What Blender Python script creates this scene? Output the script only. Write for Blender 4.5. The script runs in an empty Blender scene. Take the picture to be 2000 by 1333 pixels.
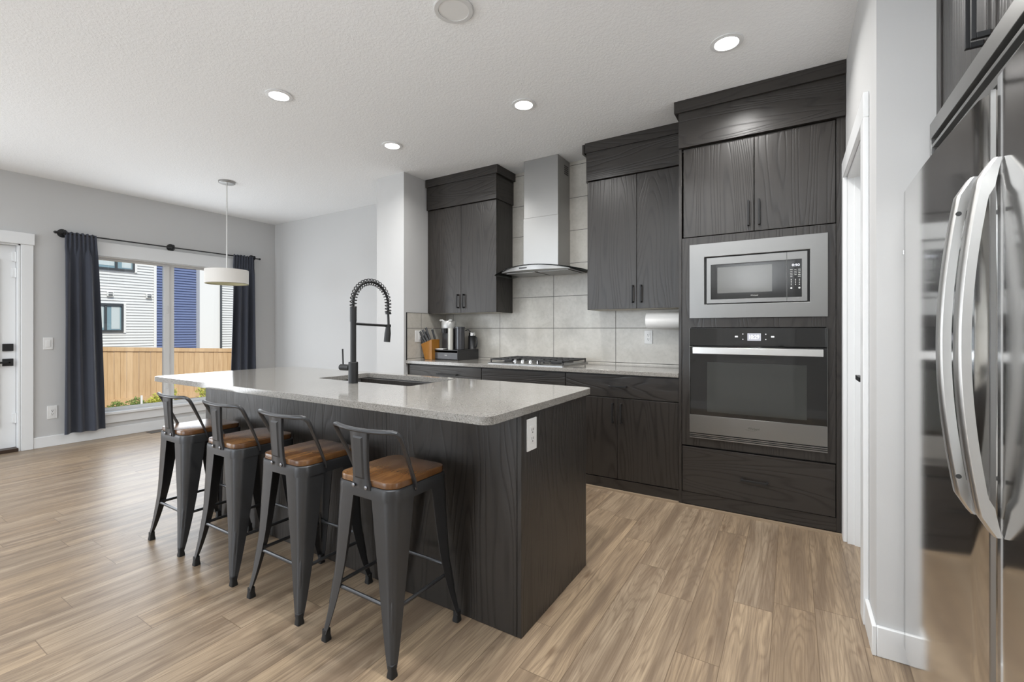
import bpy, bmesh, math, random
from mathutils import Vector, Matrix
random.seed(7)
PI = math.pi
C = bpy.context.scene.collection
SC = bpy.context.scene

# ------------------------------------------------------------------ camera
cam_d = bpy.data.cameras.new('camera'); cam = bpy.data.objects.new('camera', cam_d); C.objects.link(cam)
cam.location = (0, 0, 1.22); cam.rotation_euler = (PI/2, 0, math.atan(547/888.0))
cam_d.sensor_width = 36; cam_d.lens = 888/2000*36; cam_d.shift_y = -21.5/2000; cam_d.clip_start = .02
SC.camera = cam

# ------------------------------------------------------------------ world, sun, big lights, exposure
W = bpy.data.worlds.new('sky'); SC.world = W; W.use_nodes = True
bg = W.node_tree.nodes['Background']; bg.inputs['Color'].default_value = (.62, .76, 1, 1); bg.inputs['Strength'].default_value = .42
def light(name, typ, loc, rot, energy, col=(1, 1, 1), **kw):
    l = bpy.data.lights.new(name, typ); l.energy = energy; l.color = col
    for k, v in kw.items(): setattr(l, k, v)
    o = bpy.data.objects.new(name, l); C.objects.link(o); o.location = loc; o.rotation_euler = rot
    return o
light('sun', 'SUN', (5, -5, 9), Vector((-1.0, .32, -.85)).to_track_quat('-Z', 'Y').to_euler(), 1.55, (1, .95, .87), angle=.009)
# dining and patio window daylight; added fill for the unseen living room and hall
light('living_window_fill', 'AREA', (-4.2, -4.86, 1.45), (PI/2, 0, 0), 54, (.87, .94, 1), shape='RECTANGLE', size=3.2, size_y=2.0)  # added fill, placed where an unseen living room window is assumed
light('dining_window_daylight', 'AREA', (-6.60, 2.6, 1.2), (PI/2, 0, -PI/2), 13, (.91, .955, 1), shape='RECTANGLE', size=1.5, size_y=1.7)
light('patio_window_daylight', 'AREA', (-6.60, -1.0, 1.25), (PI/2, 0, -PI/2), 30, (.91, .955, 1), shape='RECTANGLE', size=1.7, size_y=1.8)
light('living_ceiling_fill', 'AREA', (-4.6, -1.2, 2.77), (0, 0, 0), 27, (.92, .96, 1), shape='RECTANGLE', size=2.4, size_y=2.4)  # added fill with no fixture, lifts the left wall
light('hall_ceiling_fill', 'AREA', (-.7, .45, 2.77), (0, 0, 0), 14, (.89, .945, 1), shape='RECTANGLE', size=2.6, size_y=1.3)  # added fill with no fixture, brightens the side near the camera
light('upward_fill', 'AREA', (-.5, -.45, 1.75), (PI, 0, 0), 14, (.95, .975, 1), shape='DISK', size=.35)  # no floor lamp stands here; added upward fill for the ceiling
V = SC.view_settings
V.view_transform = 'Standard'; V.look = 'None'; V.gamma = 1; V.use_curve_mapping = False; V.exposure = 1.16

# ------------------------------------------------------------------ materials
class G:
    def __init__(s, name):
        s.m = bpy.data.materials.new(name); s.m.use_nodes = True; s.t = s.m.node_tree; s.t.nodes.clear()
        s.o = s.t.nodes.new('ShaderNodeOutputMaterial')
    def n(s, typ, ins={}, **kw):
        nd = s.t.nodes.new('ShaderNode' + typ)
        for k, v in kw.items(): setattr(nd, k, v)
        for k, v in ins.items(): s.set(nd.inputs[k], v)
        return nd
    def set(s, sock, v):
        if isinstance(v, bpy.types.NodeSocket): s.t.links.new(v, sock)
        elif isinstance(v, bpy.types.Node): s.t.links.new(v.outputs[0], sock)
        else:
            if isinstance(v, tuple) and len(v) == 3 and sock.type == 'RGBA': v = v + (1,)
            sock.default_value = v
    def ma(s, op, a, b=0.0, c=None):
        ins = {0: a, 1: b}
        if c is not None: ins[2] = c
        return s.n('Math', ins, operation=op).outputs[0]
    def pos(s): return s.n('SeparateXYZ', {0: s.n('NewGeometry').outputs['Position']}).outputs
    def vec(s, x, y, z): return s.n('CombineXYZ', {0: x, 1: y, 2: z}).outputs[0]
    def noise(s, v, scale=1, detail=2, rough=.5, dist=0): return s.n('TexNoise', {'Vector': v, 'Scale': scale, 'Detail': detail, 'Roughness': rough, 'Distortion': dist}).outputs['Fac']
    def ramp(s, f, *st):
        r = s.n('ValToRGB', {0: f}); e = r.color_ramp.elements
        while len(e) < len(st): e.new(.5)
        for el, (p, c) in zip(e, st): el.position = p; el.color = (c + (1,)) if isinstance(c, tuple) else (c, c, c, 1)
        return r.outputs[0]
    def mix(s, f, a, b, mode='MIX'):
        m = s.n('Mix', data_type='RGBA', blend_type=mode); s.set(m.inputs[0], f); s.set(m.inputs[6], a); s.set(m.inputs[7], b)
        return m.outputs[2]
    def bump(s, h, st=.3, d=.01): return s.n('Bump', {'Height': h, 'Strength': st, 'Distance': d}).outputs[0]
    def bsdf(s, **kw):
        p = s.n('BsdfPrincipled', {k.replace('_', ' '): v for k, v in kw.items()}); s.t.links.new(p.outputs[0], s.o.inputs[0]); return s.m
def plain(name, col, rough=.5, metal=0.0, **kw):
    g = G(name); return g.bsdf(Base_Color=col, Roughness=rough, Metallic=metal, **kw)

def m_paint(name, col, bump=.08):
    g = G(name); p = g.n('NewGeometry').outputs['Position']
    return g.bsdf(Base_Color=col, Roughness=.7, Normal=g.bump(g.noise(p, 260, 2), bump, .002))
WALL = m_paint('wall_paint', (.575, .575, .572))
TRIMW = plain('white_trim_paint', (.80, .81, .815), .35)
def m_ceil():
    g = G('knockdown_ceiling'); p = g.n('NewGeometry').outputs['Position']
    n = g.noise(p, 62, 3, .6, .6); h = g.ramp(n, (.42, 0.0), (.60, 1.0))
    return g.bsdf(Base_Color=(.925, .94, .95), Roughness=.85, Normal=g.bump(h, .30, .003))
CEIL = m_ceil()
def m_cab(name, vertical, a=(.0098, .0079, .0066), b=(.031, .0262, .0225)):
    g = G(name); x, y, z = g.pos(); r = g.n('ObjectInfo').outputs['Random']
    xy = g.ma('ADD', x, y); ac, al = (xy, z) if vertical else (z, xy)
    n = g.noise(g.vec(g.ma('MULTIPLY', ac, 4.6), g.ma('MULTIPLY', al, .48), g.ma('MULTIPLY', r, 37.0)), 1, 1.5, .45)
    s = g.ma('MULTIPLY_ADD', g.ma('SINE', g.ma('MULTIPLY', n, 150.0)), .5, .5)
    f = g.noise(g.vec(g.ma('MULTIPLY', ac, 170.0), g.ma('MULTIPLY', al, 5.0), 0.0), 1, 2, .6)
    big = g.noise(g.vec(g.ma('MULTIPLY', ac, 2.0), g.ma('MULTIPLY', al, 1.0), r), 1, 2)
    ln = g.ma('POWER', s, 5.0); fz = g.noise(g.vec(g.ma('MULTIPLY', ac, 60.0), g.ma('MULTIPLY', al, 14.0), 3.0), 1, 2)
    c = g.mix(f, b, g.mix(.45, a, b)); c = g.mix(g.ramp(big, (.3, 0.0), (.7, 1.0)), c, g.mix(.45, c, (.045, .0395, .035)))
    c = g.mix(g.ma('MULTIPLY', ln, g.ma('MULTIPLY_ADD', fz, .65, .25)), c, a)
    ro = g.ma('MULTIPLY_ADD', f, .10, .30)
    return g.bsdf(Base_Color=c, Roughness=ro, Normal=g.bump(g.ma('SUBTRACT', g.ma('MULTIPLY', f, .5), ln), .28, .0018), Specular_IOR_Level=.55)
CABV = m_cab('dark_stained_wood_vertical', True); CABH = m_cab('dark_stained_wood_horizontal', False)
def m_floor():
    g = G('oak_laminate_floor'); x, y, z = g.pos(); PW, PL = .154, 1.22
    u = g.ma('DIVIDE', g.ma('ADD', x, .07), PW); row = g.ma('FLOOR', u); fu = g.ma('FRACT', u)
    rr = g.n('TexWhiteNoise', {'W': row}, noise_dimensions='1D').outputs['Value']
    v = g.ma('ADD', g.ma('DIVIDE', y, PL), g.ma('MULTIPLY', rr, 7.0)); idx = g.ma('FLOOR', v); fv = g.ma('FRACT', v)
    pr = g.n('TexWhiteNoise', {'Vector': g.vec(row, idx, 0.0)}, noise_dimensions='2D').outputs
    r1 = pr['Value']; sc = g.n('SeparateColor', {0: pr['Color']}).outputs
    sx = g.ma('MULTIPLY', fu, PW)
    n = g.noise(g.vec(g.ma('MULTIPLY', sx, 7.5), g.ma('MULTIPLY', y, .62), g.ma('MULTIPLY', r1, 91.0)), 1, 2.5, .5, .15)
    s = g.ma('MULTIPLY_ADD', g.ma('SINE', g.ma('MULTIPLY', n, 165.0)), .5, .5)
    f = g.noise(g.vec(g.ma('MULTIPLY', x, 230.0), g.ma('MULTIPLY', y, 5.0), r1), 1, 3, .65)
    big = g.noise(g.vec(g.ma('MULTIPLY', sx, 17.0), g.ma('MULTIPLY', y, 1.1), g.ma('MULTIPLY', r1, 53.0)), 1, 3, .6)
    base = g.ramp(sc[0], (0.0, (.335, .245, .158)), (.35, (.425, .315, .205)), (.7, (.380, .296, .209)), (1.0, (.465, .342, .220)))
    c = g.mix(g.ramp(big, (.38, 0.0), (.64, .95)), base, (.205, .148, .100))
    c = g.mix(g.ma('MULTIPLY', g.ma('POWER', s, 3.0), g.ma('MULTIPLY_ADD', f, .7, .05)), c, (.150, .102, .066))
    c = g.mix(g.ramp(f, (.40, 0.0), (.70, .62)), c, (.180, .126, .082))
    vo = g.n('TexVoronoi', {'Vector': g.vec(g.ma('MULTIPLY', sx, 9.0), g.ma('MULTIPLY', y, 2.4), g.ma('MULTIPLY', r1, 17.0)), 'Scale': 1.0}).outputs['Distance']
    c = g.mix(g.ramp(vo, (.04, .75), (.13, 0.0)), c, (.155, .100, .062))
    e1 = g.ma('LESS_THAN', g.ma('MINIMUM', fu, g.ma('SUBTRACT', 1.0, fu)), .0105)
    e2 = g.ma('LESS_THAN', g.ma('MINIMUM', fv, g.ma('SUBTRACT', 1.0, fv)), .0013)
    e = g.ma('MAXIMUM', e1, e2); c = g.mix(g.ma('MULTIPLY', e, .72), c, (.13, .088, .055))
    h = g.ma('SUBTRACT', g.ma('MULTIPLY', f, .25), e)
    return g.bsdf(Base_Color=c, Roughness=g.ma('MULTIPLY_ADD', f, .12, .30), Normal=g.bump(h, .25, .0018), Specular_IOR_Level=.5)
FLOOR = m_floor()
def m_quartz():
    g = G('grey_quartz'); p = g.n('NewGeometry').outputs['Position']
    v = g.n('TexVoronoi', {'Vector': p, 'Scale': 330.0}).outputs['Color']; v = g.n('SeparateColor', {0: v}).outputs[0]
    n = g.noise(p, 520, 2, .6)
    c = g.ramp(v, (0.0, (.085, .080, .072)), (.13, (.245, .230, .208)), (.55, (.295, .280, .257)), (.9, (.335, .320, .295)), (1.0, (.43, .415, .39)))
    c = g.mix(g.ramp(n, (.4, 0.0), (.7, .5)), c, (.22, .212, .20))
    return g.bsdf(Base_Color=c, Roughness=.09, Specular_IOR_Level=.6)
QUARTZ = m_quartz()
def m_tile(name, along_x, joint):
    g = G(name); x, y, z = g.pos(); a = x if along_x else y
    u = g.ma('FRACT', g.ma('ADD', g.ma('DIVIDE', g.ma('SUBTRACT', a, joint), .6165), 20.0)); v = g.ma('FRACT', g.ma('ADD', g.ma('DIVIDE', g.ma('SUBTRACT', z, 1.237), .3062), 20.0))
    eu = g.ma('LESS_THAN', g.ma('MINIMUM', u, g.ma('SUBTRACT', 1.0, u)), .0042); ev = g.ma('LESS_THAN', g.ma('MINIMUM', v, g.ma('SUBTRACT', 1.0, v)), .0088)
    e = g.ma('MAXIMUM', eu, ev); p = g.n('NewGeometry').outputs['Position']
    n = g.noise(p, 5.5, 4, .6, .8); n2 = g.noise(p, 38, 3, .6)
    c = g.mix(g.ramp(n, (.32, 0.0), (.68, 1.0)), (.50, .475, .425), (.60, .575, .525)); c = g.mix(g.ramp(n2, (.45, 0.0), (.7, .3)), c, (.40, .385, .345))
    c = g.mix(e, c, (.135, .128, .115))
    return g.bsdf(Base_Color=c, Roughness=g.ma('MULTIPLY_ADD', e, .5, .24), Normal=g.bump(g.ma('SUBTRACT', g.ma('MULTIPLY', n2, .12), e), .3, .002))
TILEX = m_tile('stone_look_tile', True, -1.955); TILEY = m_tile('stone_look_tile_side', False, 3.541)
def m_steel(name, col=(.56, .555, .545), rough=.27, vertical=False, b=.06):
    g = G(name); x, y, z = g.pos(); xy = g.ma('ADD', x, y)
    vv = g.vec(g.ma('MULTIPLY', xy, 900.0), g.ma('MULTIPLY', z, 6.0), 0.0) if vertical else g.vec(g.ma('MULTIPLY', xy, 6.0), g.ma('MULTIPLY', z, 900.0), 0.0)
    n = g.noise(vv, 1, 2, .6)
    return g.bsdf(Base_Color=col, Metallic=1.0, Roughness=g.ma('MULTIPLY_ADD', n, .10, rough - .05), Normal=g.bump(n, b, .0006))
STEEL = m_steel('brushed_steel', (.375, .372, .364), .36); STEELT = m_steel('darkened_trim_steel', (.27, .267, .26), .36); STEELV = m_steel('fridge_steel', (.78, .775, .765), .10, True, .04)  # trim steel is the same metal, coloured darker to offset overbright reflections
SATIN = m_steel('satin_handle_metal', (.74, .735, .72), .32, True, .03)
CHROME = plain('chrome', (.78, .78, .78), .12, 1.0)
GUN = plain('gunmetal_paint', (.072, .073, .076), .33, .65); BOLT = plain('dark_bolt_steel', (.30, .30, .31), .25, 1.0); SILVER = plain('silver_plastic', (.46, .46, .45), .32, .4)
RUBBER = plain('black_rubber', (.012, .012, .012), .6)
BLK = plain('matte_black_metal', (.010, .010, .0105), .45, 0.0)
BLKS = plain('black_plastic', (.022, .022, .023), .35)
BLKG = plain('black_glass', (.012, .012, .0115), .04, 0.0, Specular_IOR_Level=.75)
BLKG2 = plain('dark_window_glass', (.035, .037, .034), .05, 0.0, Specular_IOR_Level=.75)
GREYW = plain('microwave_window_screen', (.135, .135, .13), .08, 0.0, Specular_IOR_Level=.7)
SINKM = plain('dark_composite_sink', (.055, .053, .053), .45)
WPL = plain('white_plastic', (.80, .80, .79), .3)
SLOT = plain('socket_slot_dark', (.05, .05, .05), .5)
LGREY = plain('light_melamine', (.60, .57, .50), .5)
PAPER = plain('paper_towel_white', (.84, .835, .82), .9)
CAST = plain('cast_iron', (.035, .035, .036), .55)
CURT = G('navy_grey_curtain')
def m_curtain():
    g = CURT; p = g.n('NewGeometry').outputs['Position']; n = g.noise(p, 900, 2)
    return g.bsdf(Base_Color=g.mix(n, (.034, .039, .056), (.062, .070, .094)), Roughness=.85, Normal=g.bump(n, .2, .001), Sheen_Weight=.2)
CURTAIN = m_curtain()
LINEN = plain('pendant_linen', (.80, .775, .735), .8)
GOLDIN = plain('pendant_inner_lining', (.58, .55, .36), .4)
def m_seat():
    g = G('oiled_elm_seat'); p = g.n('TexCoord').outputs['Object']; x, y, z = g.n('SeparateXYZ', {0: p}).outputs; r = g.n('ObjectInfo').outputs['Random']
    st = g.ma('FLOOR', g.ma('DIVIDE', g.ma('ADD', x, .5), .052)); w = g.n('TexWhiteNoise', {'Vector': g.vec(st, r, 0.0)}, noise_dimensions='2D').outputs['Value']
    n = g.noise(g.vec(g.ma('MULTIPLY', x, 14.0), g.ma('MULTIPLY', y, 3.0), g.ma('ADD', g.ma('MULTIPLY', w, 20.0), r)), 1, 2, .5, .3)
    s = g.ma('MULTIPLY_ADD', g.ma('SINE', g.ma('MULTIPLY', n, 70.0)), .5, .5)
    c = g.ramp(w, (0.0, (.080, .032, .010)), (.5, (.145, .065, .022)), (1.0, (.205, .102, .036))); c = g.mix(g.ma('MULTIPLY', s, .5), c, (.085, .036, .013))
    return g.bsdf(Base_Color=c, Roughness=.27, Normal=g.bump(s, .08, .001))
SEATW = m_seat()
SEATEDGE = plain('seat_edge_wood', (.42, .22, .075), .35)
def m_block():
    g = G('acacia_knife_block'); x, y, z = g.pos(); n = g.noise(g.vec(g.ma('MULTIPLY', x, 40.0), g.ma('MULTIPLY', y, 40.0), g.ma('MULTIPLY', z, 8.0)), 1, 2)
    return g.bsdf(Base_Color=g.mix(n, (.20, .075, .012), (.44, .20, .035)), Roughness=.3)
BLOCK = m_block()
def m_glass(name, tint=(.96, .98, .98)):
    g = G(name); t = g.n('BsdfTransparent', {0: tint}); gl = g.n('BsdfGlossy', {'Roughness': .01}); f = g.n('Fresnel', {0: 1.45})
    m = g.n('MixShader', {0: f, 1: t, 2: gl}); g.t.links.new(m.outputs[0], g.o.inputs[0]); return g.m
GLASS = m_glass('window_glass'); HOODGL = m_glass('hood_canopy_glass', (.80, .84, .83))
SMOKE = m_glass('smoked_tank_plastic', (.30, .30, .32))
def m_emit(name, col, st):
    g = G(name); e = g.n('Emission', {0: col, 1: st}); g.t.links.new(e.outputs[0], g.o.inputs[0]); return g.m
LAMP = m_emit('lit_diffuser', (1, .98, .95), 9.0); LCD = m_emit('display_digits', (.85, .88, 1.0), 1.1); LCDBG = m_emit('lit_display_panel', (.52, .53, .58), .55)
ICON = m_emit('panel_icons', (.8, .8, .8), .55)
PRINT = plain('panel_print', (.62, .62, .60), .5); PRINTD = plain('dark_logo_print', (.07, .065, .06), .5)
SPEAK = plain('speaker_grille', (.66, .66, .655), .7)
# outdoors
SIDING = plain('white_siding', (.74, .73, .71), .6); NAVY = plain('navy_siding', (.135, .175, .33), .6); EXTW = plain('white_exterior_panel', (.80, .78, .75), .6)
EXTD = plain('dark_exterior_frame', (.05, .055, .06), .5); EXTGL = plain('house_window_pane', (.22, .32, .36), .08); BLIND = plain('window_blind', (.55, .60, .60), .7)
def m_cedar():
    g = G('cedar_fence'); x, y, z = g.pos(); i = g.ma('FLOOR', g.ma('DIVIDE', y, .15)); w = g.n('TexWhiteNoise', {'W': i}, noise_dimensions='1D').outputs['Value']
    n = g.noise(g.vec(0.0, g.ma('MULTIPLY', y, 18.0), g.ma('MULTIPLY_ADD', z, 1.5, g.ma('MULTIPLY', w, 9.0))), 1, 3, .6)
    c = g.mix(w, (.58, .37, .19), (.70, .47, .26)); c = g.mix(g.ramp(n, (.45, 0.0), (.75, .55)), c, (.44, .25, .11))
    return g.bsdf(Base_Color=c, Roughness=.7)
CEDAR = m_cedar(); LEAF = plain('yellow_green_leaf', (.50, .50, .07), .6); LEAF2 = plain('green_leaf', (.22, .29, .07), .6); DIRT = plain('yard_soil', (.30, .23, .15), .9)
THRESH = plain('dark_threshold', (.045, .026, .017), .4)

# ------------------------------------------------------------------ mesh helpers
def wloc(o):
    v = Vector((0, 0, 0))
    while o is not None: v += o.location; o = o.parent
    return v
class M:
    def __init__(s): s.v = []; s.f = []
    def add(s, vs, fs):
        b = len(s.v); s.v += [Vector(p) for p in vs]; s.f += [tuple(i + b for i in f) for f in fs]; return s
    def box(s, x0, x1, y0, y1, z0, z1):
        if x0 > x1: x0, x1 = x1, x0
        if y0 > y1: y0, y1 = y1, y0
        if z0 > z1: z0, z1 = z1, z0
        return s.add([(x0, y0, z0), (x1, y0, z0), (x1, y1, z0), (x0, y1, z0), (x0, y0, z1), (x1, y0, z1), (x1, y1, z1), (x0, y1, z1)],
                     [(3, 2, 1, 0), (4, 5, 6, 7), (0, 1, 5, 4), (1, 2, 6, 5), (2, 3, 7, 6), (3, 0, 4, 7)])
    def loft(s, rings, closed=True, caps=True):
        n = len(rings[0]); b = len(s.v); s.v += [Vector(p) for r in rings for p in r]
        for i in range(len(rings) - 1):
            for j in range(n if closed else n - 1):
                k = (j + 1) % n; s.f.append((b + i*n + j, b + i*n + k, b + (i+1)*n + k, b + (i+1)*n + j))
        if caps and closed:
            s.f.append(tuple(b + j for j in reversed(range(n)))); s.f.append(tuple(b + (len(rings)-1)*n + j for j in range(n)))
        return s
    def tube(s, pts, r, n=10, caps=True, closed=False):
        P = [Vector(p) for p in pts]; rings = []; up = None
        for i, p in enumerate(P):
            a = P[i-1] if i else (P[-1] if closed else P[0]); c = P[i+1] if i < len(P)-1 else (P[0] if closed else P[-1])
            t = (c - a).normalized()
            if up is None: up = Vector((0, 0, 1)) if abs(t.z) < .9 else Vector((1, 0, 0))
            e1 = t.cross(up).normalized(); e2 = e1.cross(t).normalized(); up = e2
            rr = r[i] if isinstance(r, (list, tuple)) else r
            if not isinstance(rr, tuple): rr = (rr, rr)
            rings.append([p + e1*math.cos(2*PI*j/n)*rr[0] + e2*math.sin(2*PI*j/n)*rr[1] for j in range(n)])
        if closed: rings.append(rings[0])
        return s.loft(rings, True, caps and not closed)
    def lathe(s, prof, c=(0, 0, 0), n=32, axis='Z'):
        rings = []
        for r, h in prof:
            ring = []
            for j in range(n):
                a = 2*PI*j/n; p = (r*math.cos(a), r*math.sin(a), h)
                if axis == 'X': p = (p[2], p[0], p[1])
                if axis == 'Y': p = (p[1], p[2], p[0])
                ring.append(Vector(c) + Vector(p))
            rings.append(ring)
        return s.loft(rings, True, prof[0] != prof[-1])
    def prism(s, pts, axis, a, b):
        def w(p, h): return {'Z': (p[0], p[1], h), 'X': (h, p[0], p[1]), 'Y': (p[0], h, p[1])}[axis]
        return s.loft([[w(p, a) for p in pts], [w(p, b) for p in pts]])
    def build(s, name, mat, parent=None, bevel=0, seg=2, smooth=True, ang=35):
        off = wloc(parent) if parent else Vector((0, 0, 0)); loc = Vector((0, 0, 0))
        if parent is None and s.v:
            xs = [p.x for p in s.v]; ys = [p.y for p in s.v]; loc = Vector(((min(xs)+max(xs))/2, (min(ys)+max(ys))/2, min(p.z for p in s.v))); off = loc
        me = bpy.data.meshes.new(name); me.from_pydata([p - off for p in s.v], [], s.f)
        bm = bmesh.new(); bm.from_mesh(me); bmesh.ops.recalc_face_normals(bm, faces=bm.faces); bm.to_mesh(me); bm.free()
        if smooth: me.shade_smooth(); me.set_sharp_from_angle(angle=math.radians(ang))
        me.materials.append(mat); o = bpy.data.objects.new(name, me); C.objects.link(o); o.location = loc
        if parent: o.parent = parent
        if bevel:
            b = o.modifiers.new('bevel', 'BEVEL'); b.width = bevel; b.segments = seg; b.limit_method = 'ANGLE'; b.angle_limit = math.radians(40); b.harden_normals = False
        return o
def rrect(x0, x1, y0, y1, r, n=6):
    out = []
    for cx, cy, a0 in ((x1-r, y1-r, 0), (x0+r, y1-r, 90), (x0+r, y0+r, 180), (x1-r, y0+r, 270)):
        for i in range(n+1):
            a = math.radians(a0 + 90*i/n); out.append((cx + r*math.cos(a), cy + r*math.sin(a)))
    return out
def box(name, mat, parent, x0, x1, y0, y1, z0, z1, bevel=0): return M().box(x0, x1, y0, y1, z0, z1).build(name, mat, parent, bevel)
def tag(o, label, cat, group=None):
    o['label'] = label; o['category'] = cat
    if group: o['group'] = group
    return o
def thing(name, label, cat, loc, group=None):
    o = bpy.data.objects.new(name, None); o.empty_display_size = .05; C.objects.link(o); o.location = loc; return tag(o, label, cat, group)
def struct(o): o['kind'] = 'structure'; return o
def copy_tree(o, parent=None):
    c = o.copy(); C.objects.link(c)
    if parent: c.parent = parent
    for ch in list(o.children): copy_tree(ch, c)
    return c
def text(name, s, mat, parent, center, height, width=None, face='-Y', depth=.0006, shear=0.0):
    cu = bpy.data.curves.new(name, 'FONT'); cu.body = s; cu.size = 1; cu.align_x = 'CENTER'; cu.align_y = 'CENTER'; cu.extrude = 0; cu.shear = shear
    o = bpy.data.objects.new(name, cu); C.objects.link(o); dg = bpy.context.evaluated_depsgraph_get(); dg.update()
    me = bpy.data.meshes.new_from_object(o.evaluated_get(dg)); bpy.data.objects.remove(o)
    xs = [v.co.x for v in me.vertices]; ys = [v.co.y for v in me.vertices]
    h = max(ys) - min(ys); w = max(xs) - min(xs); ky = height/h; kx = (width/w) if width else ky
    mx, my = (max(xs)+min(xs))/2, (max(ys)+min(ys))/2; off = wloc(parent)
    for v in me.vertices:
        a, b = (v.co.x - mx)*kx, (v.co.y - my)*ky
        v.co = Vector((center[0] + a, center[1], center[2] + b)) - off
    bm = bmesh.new(); bm.from_mesh(me); r = bmesh.ops.extrude_face_region(bm, geom=bm.faces[:]); vs = [e for e in r['geom'] if isinstance(e, bmesh.types.BMVert)]
    bmesh.ops.translate(bm, verts=vs, vec=(0, -depth, 0)); bmesh.ops.recalc_face_normals(bm, faces=bm.faces); bm.to_mesh(me); bm.free()
    me.materials.clear(); me.materials.append(mat); r = bpy.data.objects.new(name, me); C.objects.link(r); r.parent = parent; return r

CZ = 2.80; XL = -6.62; YB = 3.95
# ------------------------------------------------------------------ room shell
struct(box('floor', FLOOR, None, -6.8, 1.3, -5.1, 4.1, -.12, 0)); struct(box('ceiling', CEIL, None, -6.85, 1.3, -5.15, 4.1, CZ, CZ + .15))
WY0, WY1, WZ0, WZ1 = 1.84, 3.53, .285, 2.055
DY0, DY1, DZ = .38, 1.30, 2.085
m = M(); a, b = -6.80, XL
m.box(a, b, -5.1, -1.9, 0, CZ).box(a, b, -.1, DY0, 0, CZ).box(a, b, -1.9, -.1, 0, .3).box(a, b, -1.9, -.1, 2.2, CZ).box(a, b, DY0, DY1, DZ, CZ).box(a, b, DY1, WY0, 0, CZ).box(a, b, WY0, WY1, 0, WZ0).box(a, b, WY0, WY1, WZ1, CZ).box(a, b, WY1, 4.1, 0, CZ)
struct(m.build('wall_left', WALL))
struct(box('wall_back', WALL, None, XL, 1.25, YB, 4.1, 0, CZ))
struct(box('wall_stub', WALL, None, -3.69, -3.302, 3.30, YB, 0, CZ))
PX = .270; PC = 2.175; PD0, PD1, PDZ = 2.45, 3.23, 2.10
m = M().box(PX, .39, PC, PD0, 0, CZ).box(PX, .39, PD0, PD1, PDZ, CZ).box(PX, .39, PD1, YB, 0, CZ).box(.39, 1.2, PC, 2.29, 0, CZ)
struct(m.build('wall_right', WALL))
struct(box('wall_alcove', WALL, None, 1.10, 1.22, -.9, PC, 0, CZ))
struct(box('wall_rear', WALL, None, -1.6, 1.22, -1.02, -.90, 0, CZ))
struct(box('wall_hall', WALL, None, -1.6, -1.48, -5.0, -1.02, 0, CZ))
m = M().box(-6.62, -5.9, -5.1, -4.98, 0, CZ).box(-2.5, -1.48, -5.1, -4.98, 0, CZ).box(-5.9, -2.5, -5.1, -4.98, 0, .4).box(-5.9, -2.5, -5.1, -4.98, 2.5, CZ)
struct(m.build('wall_front', WALL))
# baseboards
BB = .112
def base(name, *bs):
    m = M()
    for q in bs: m.box(*q)
    return struct(m.build(name, TRIMW, None, .003))
base('baseboard_left', (XL, XL+.014, -4.98, DY0-.09, 0, BB), (XL, XL+.014, DY1+.092, YB, 0, BB))
base('baseboard_back', (XL+.014, -3.69, YB-.014, YB, 0, BB), (-3.704, -3.69, 3.30, YB-.014, 0, BB), (-3.704, -3.302, 3.286, 3.30, 0, BB))
base('baseboard_right', (PX-.015, PX, PC-.015, PD0-.088, 0, BB), (PX, .44, PC-.015, PC, 0, BB))
base('baseboard_rear', (-1.6, -.98, -.90, -.886, 0, BB), (.05, 1.1, -.90, -.886, 0, BB))
# pantry door and its casing
m = M().box(PX-.020, PX, PD0-.088, PD0, 0, PDZ).box(PX-.020, PX, PD1, PD1+.084, 0, PDZ).box(PX-.020, PX, PD0-.088, PD1+.088, PDZ, PDZ+.105)
struct(m.build('trim_1', TRIMW, None, .003))
d = M().box(PX, .39, PD0, PD0+.016, 0, PDZ).box(PX, .39, PD1-.016, PD1, 0, PDZ).box(PX, .39, PD0+.016, PD1-.016, PDZ-.016, PDZ).box(.318, .33, PD0+.016, PD0+.028, 0, PDZ-.016).box(.302, .33, PD1-.03, PD1-.016, 0, PDZ-.016)
j = struct(d.build('door_1', TRIMW))
dl = M().box(.345, .378, PD0+.018, PD1-.018, .012, PDZ-.018)
for z0, z1 in ((.22, .88), (1.02, 1.92)):
    for q in ((PD0+.12, PD0+.14, z0, z1), (PD1-.14, PD1-.12, z0, z1)): dl.box(.338, .345, q[0], q[1], q[2], q[3])
    dl.box(.338, .345, PD0+.14, PD1-.14, z0, z0+.02).box(.338, .345, PD0+.14, PD1-.14, z1-.02, z1)
dl = dl.build('door_leaf', TRIMW, j)
h = M().lathe([(.027, 0), (.027, -.010), (.012, -.014), (.010, -.085)], (.345, PD0+.08, 1.0), 20, 'X').box(.252, .268, PD0+.068, PD0+.20, .990, 1.010).build('door_handle', BLK, dl)
# hall door behind the camera (seen mirrored in the oven)
m = M().box(-.97, -.88, -.90, -.882, 0, 2.10).box(-.06, .03, -.90, -.882, 0, 2.10).box(-.98, .04, -.90, -.880, 2.10, 2.20)
struct(m.build('trim_2', TRIMW, None, .003))
m = M().box(-.88, -.06, -.898, -.890, .01, 2.10)
for z0, z1 in ((.20, .85), (1.0, 1.95)):
    m.box(-.76, -.74, -.89, -.882, z0, z1).box(-.20, -.18, -.89, -.882, z0, z1).box(-.74, -.20, -.89, -.882, z0, z0+.02).box(-.74, -.20, -.89, -.882, z1-.02, z1)
j = struct(m.build('door_2', TRIMW))
M().box(-.16, -.10, -.90, -.84, .97, 1.0).build('door_handle', BLK, j)
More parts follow.
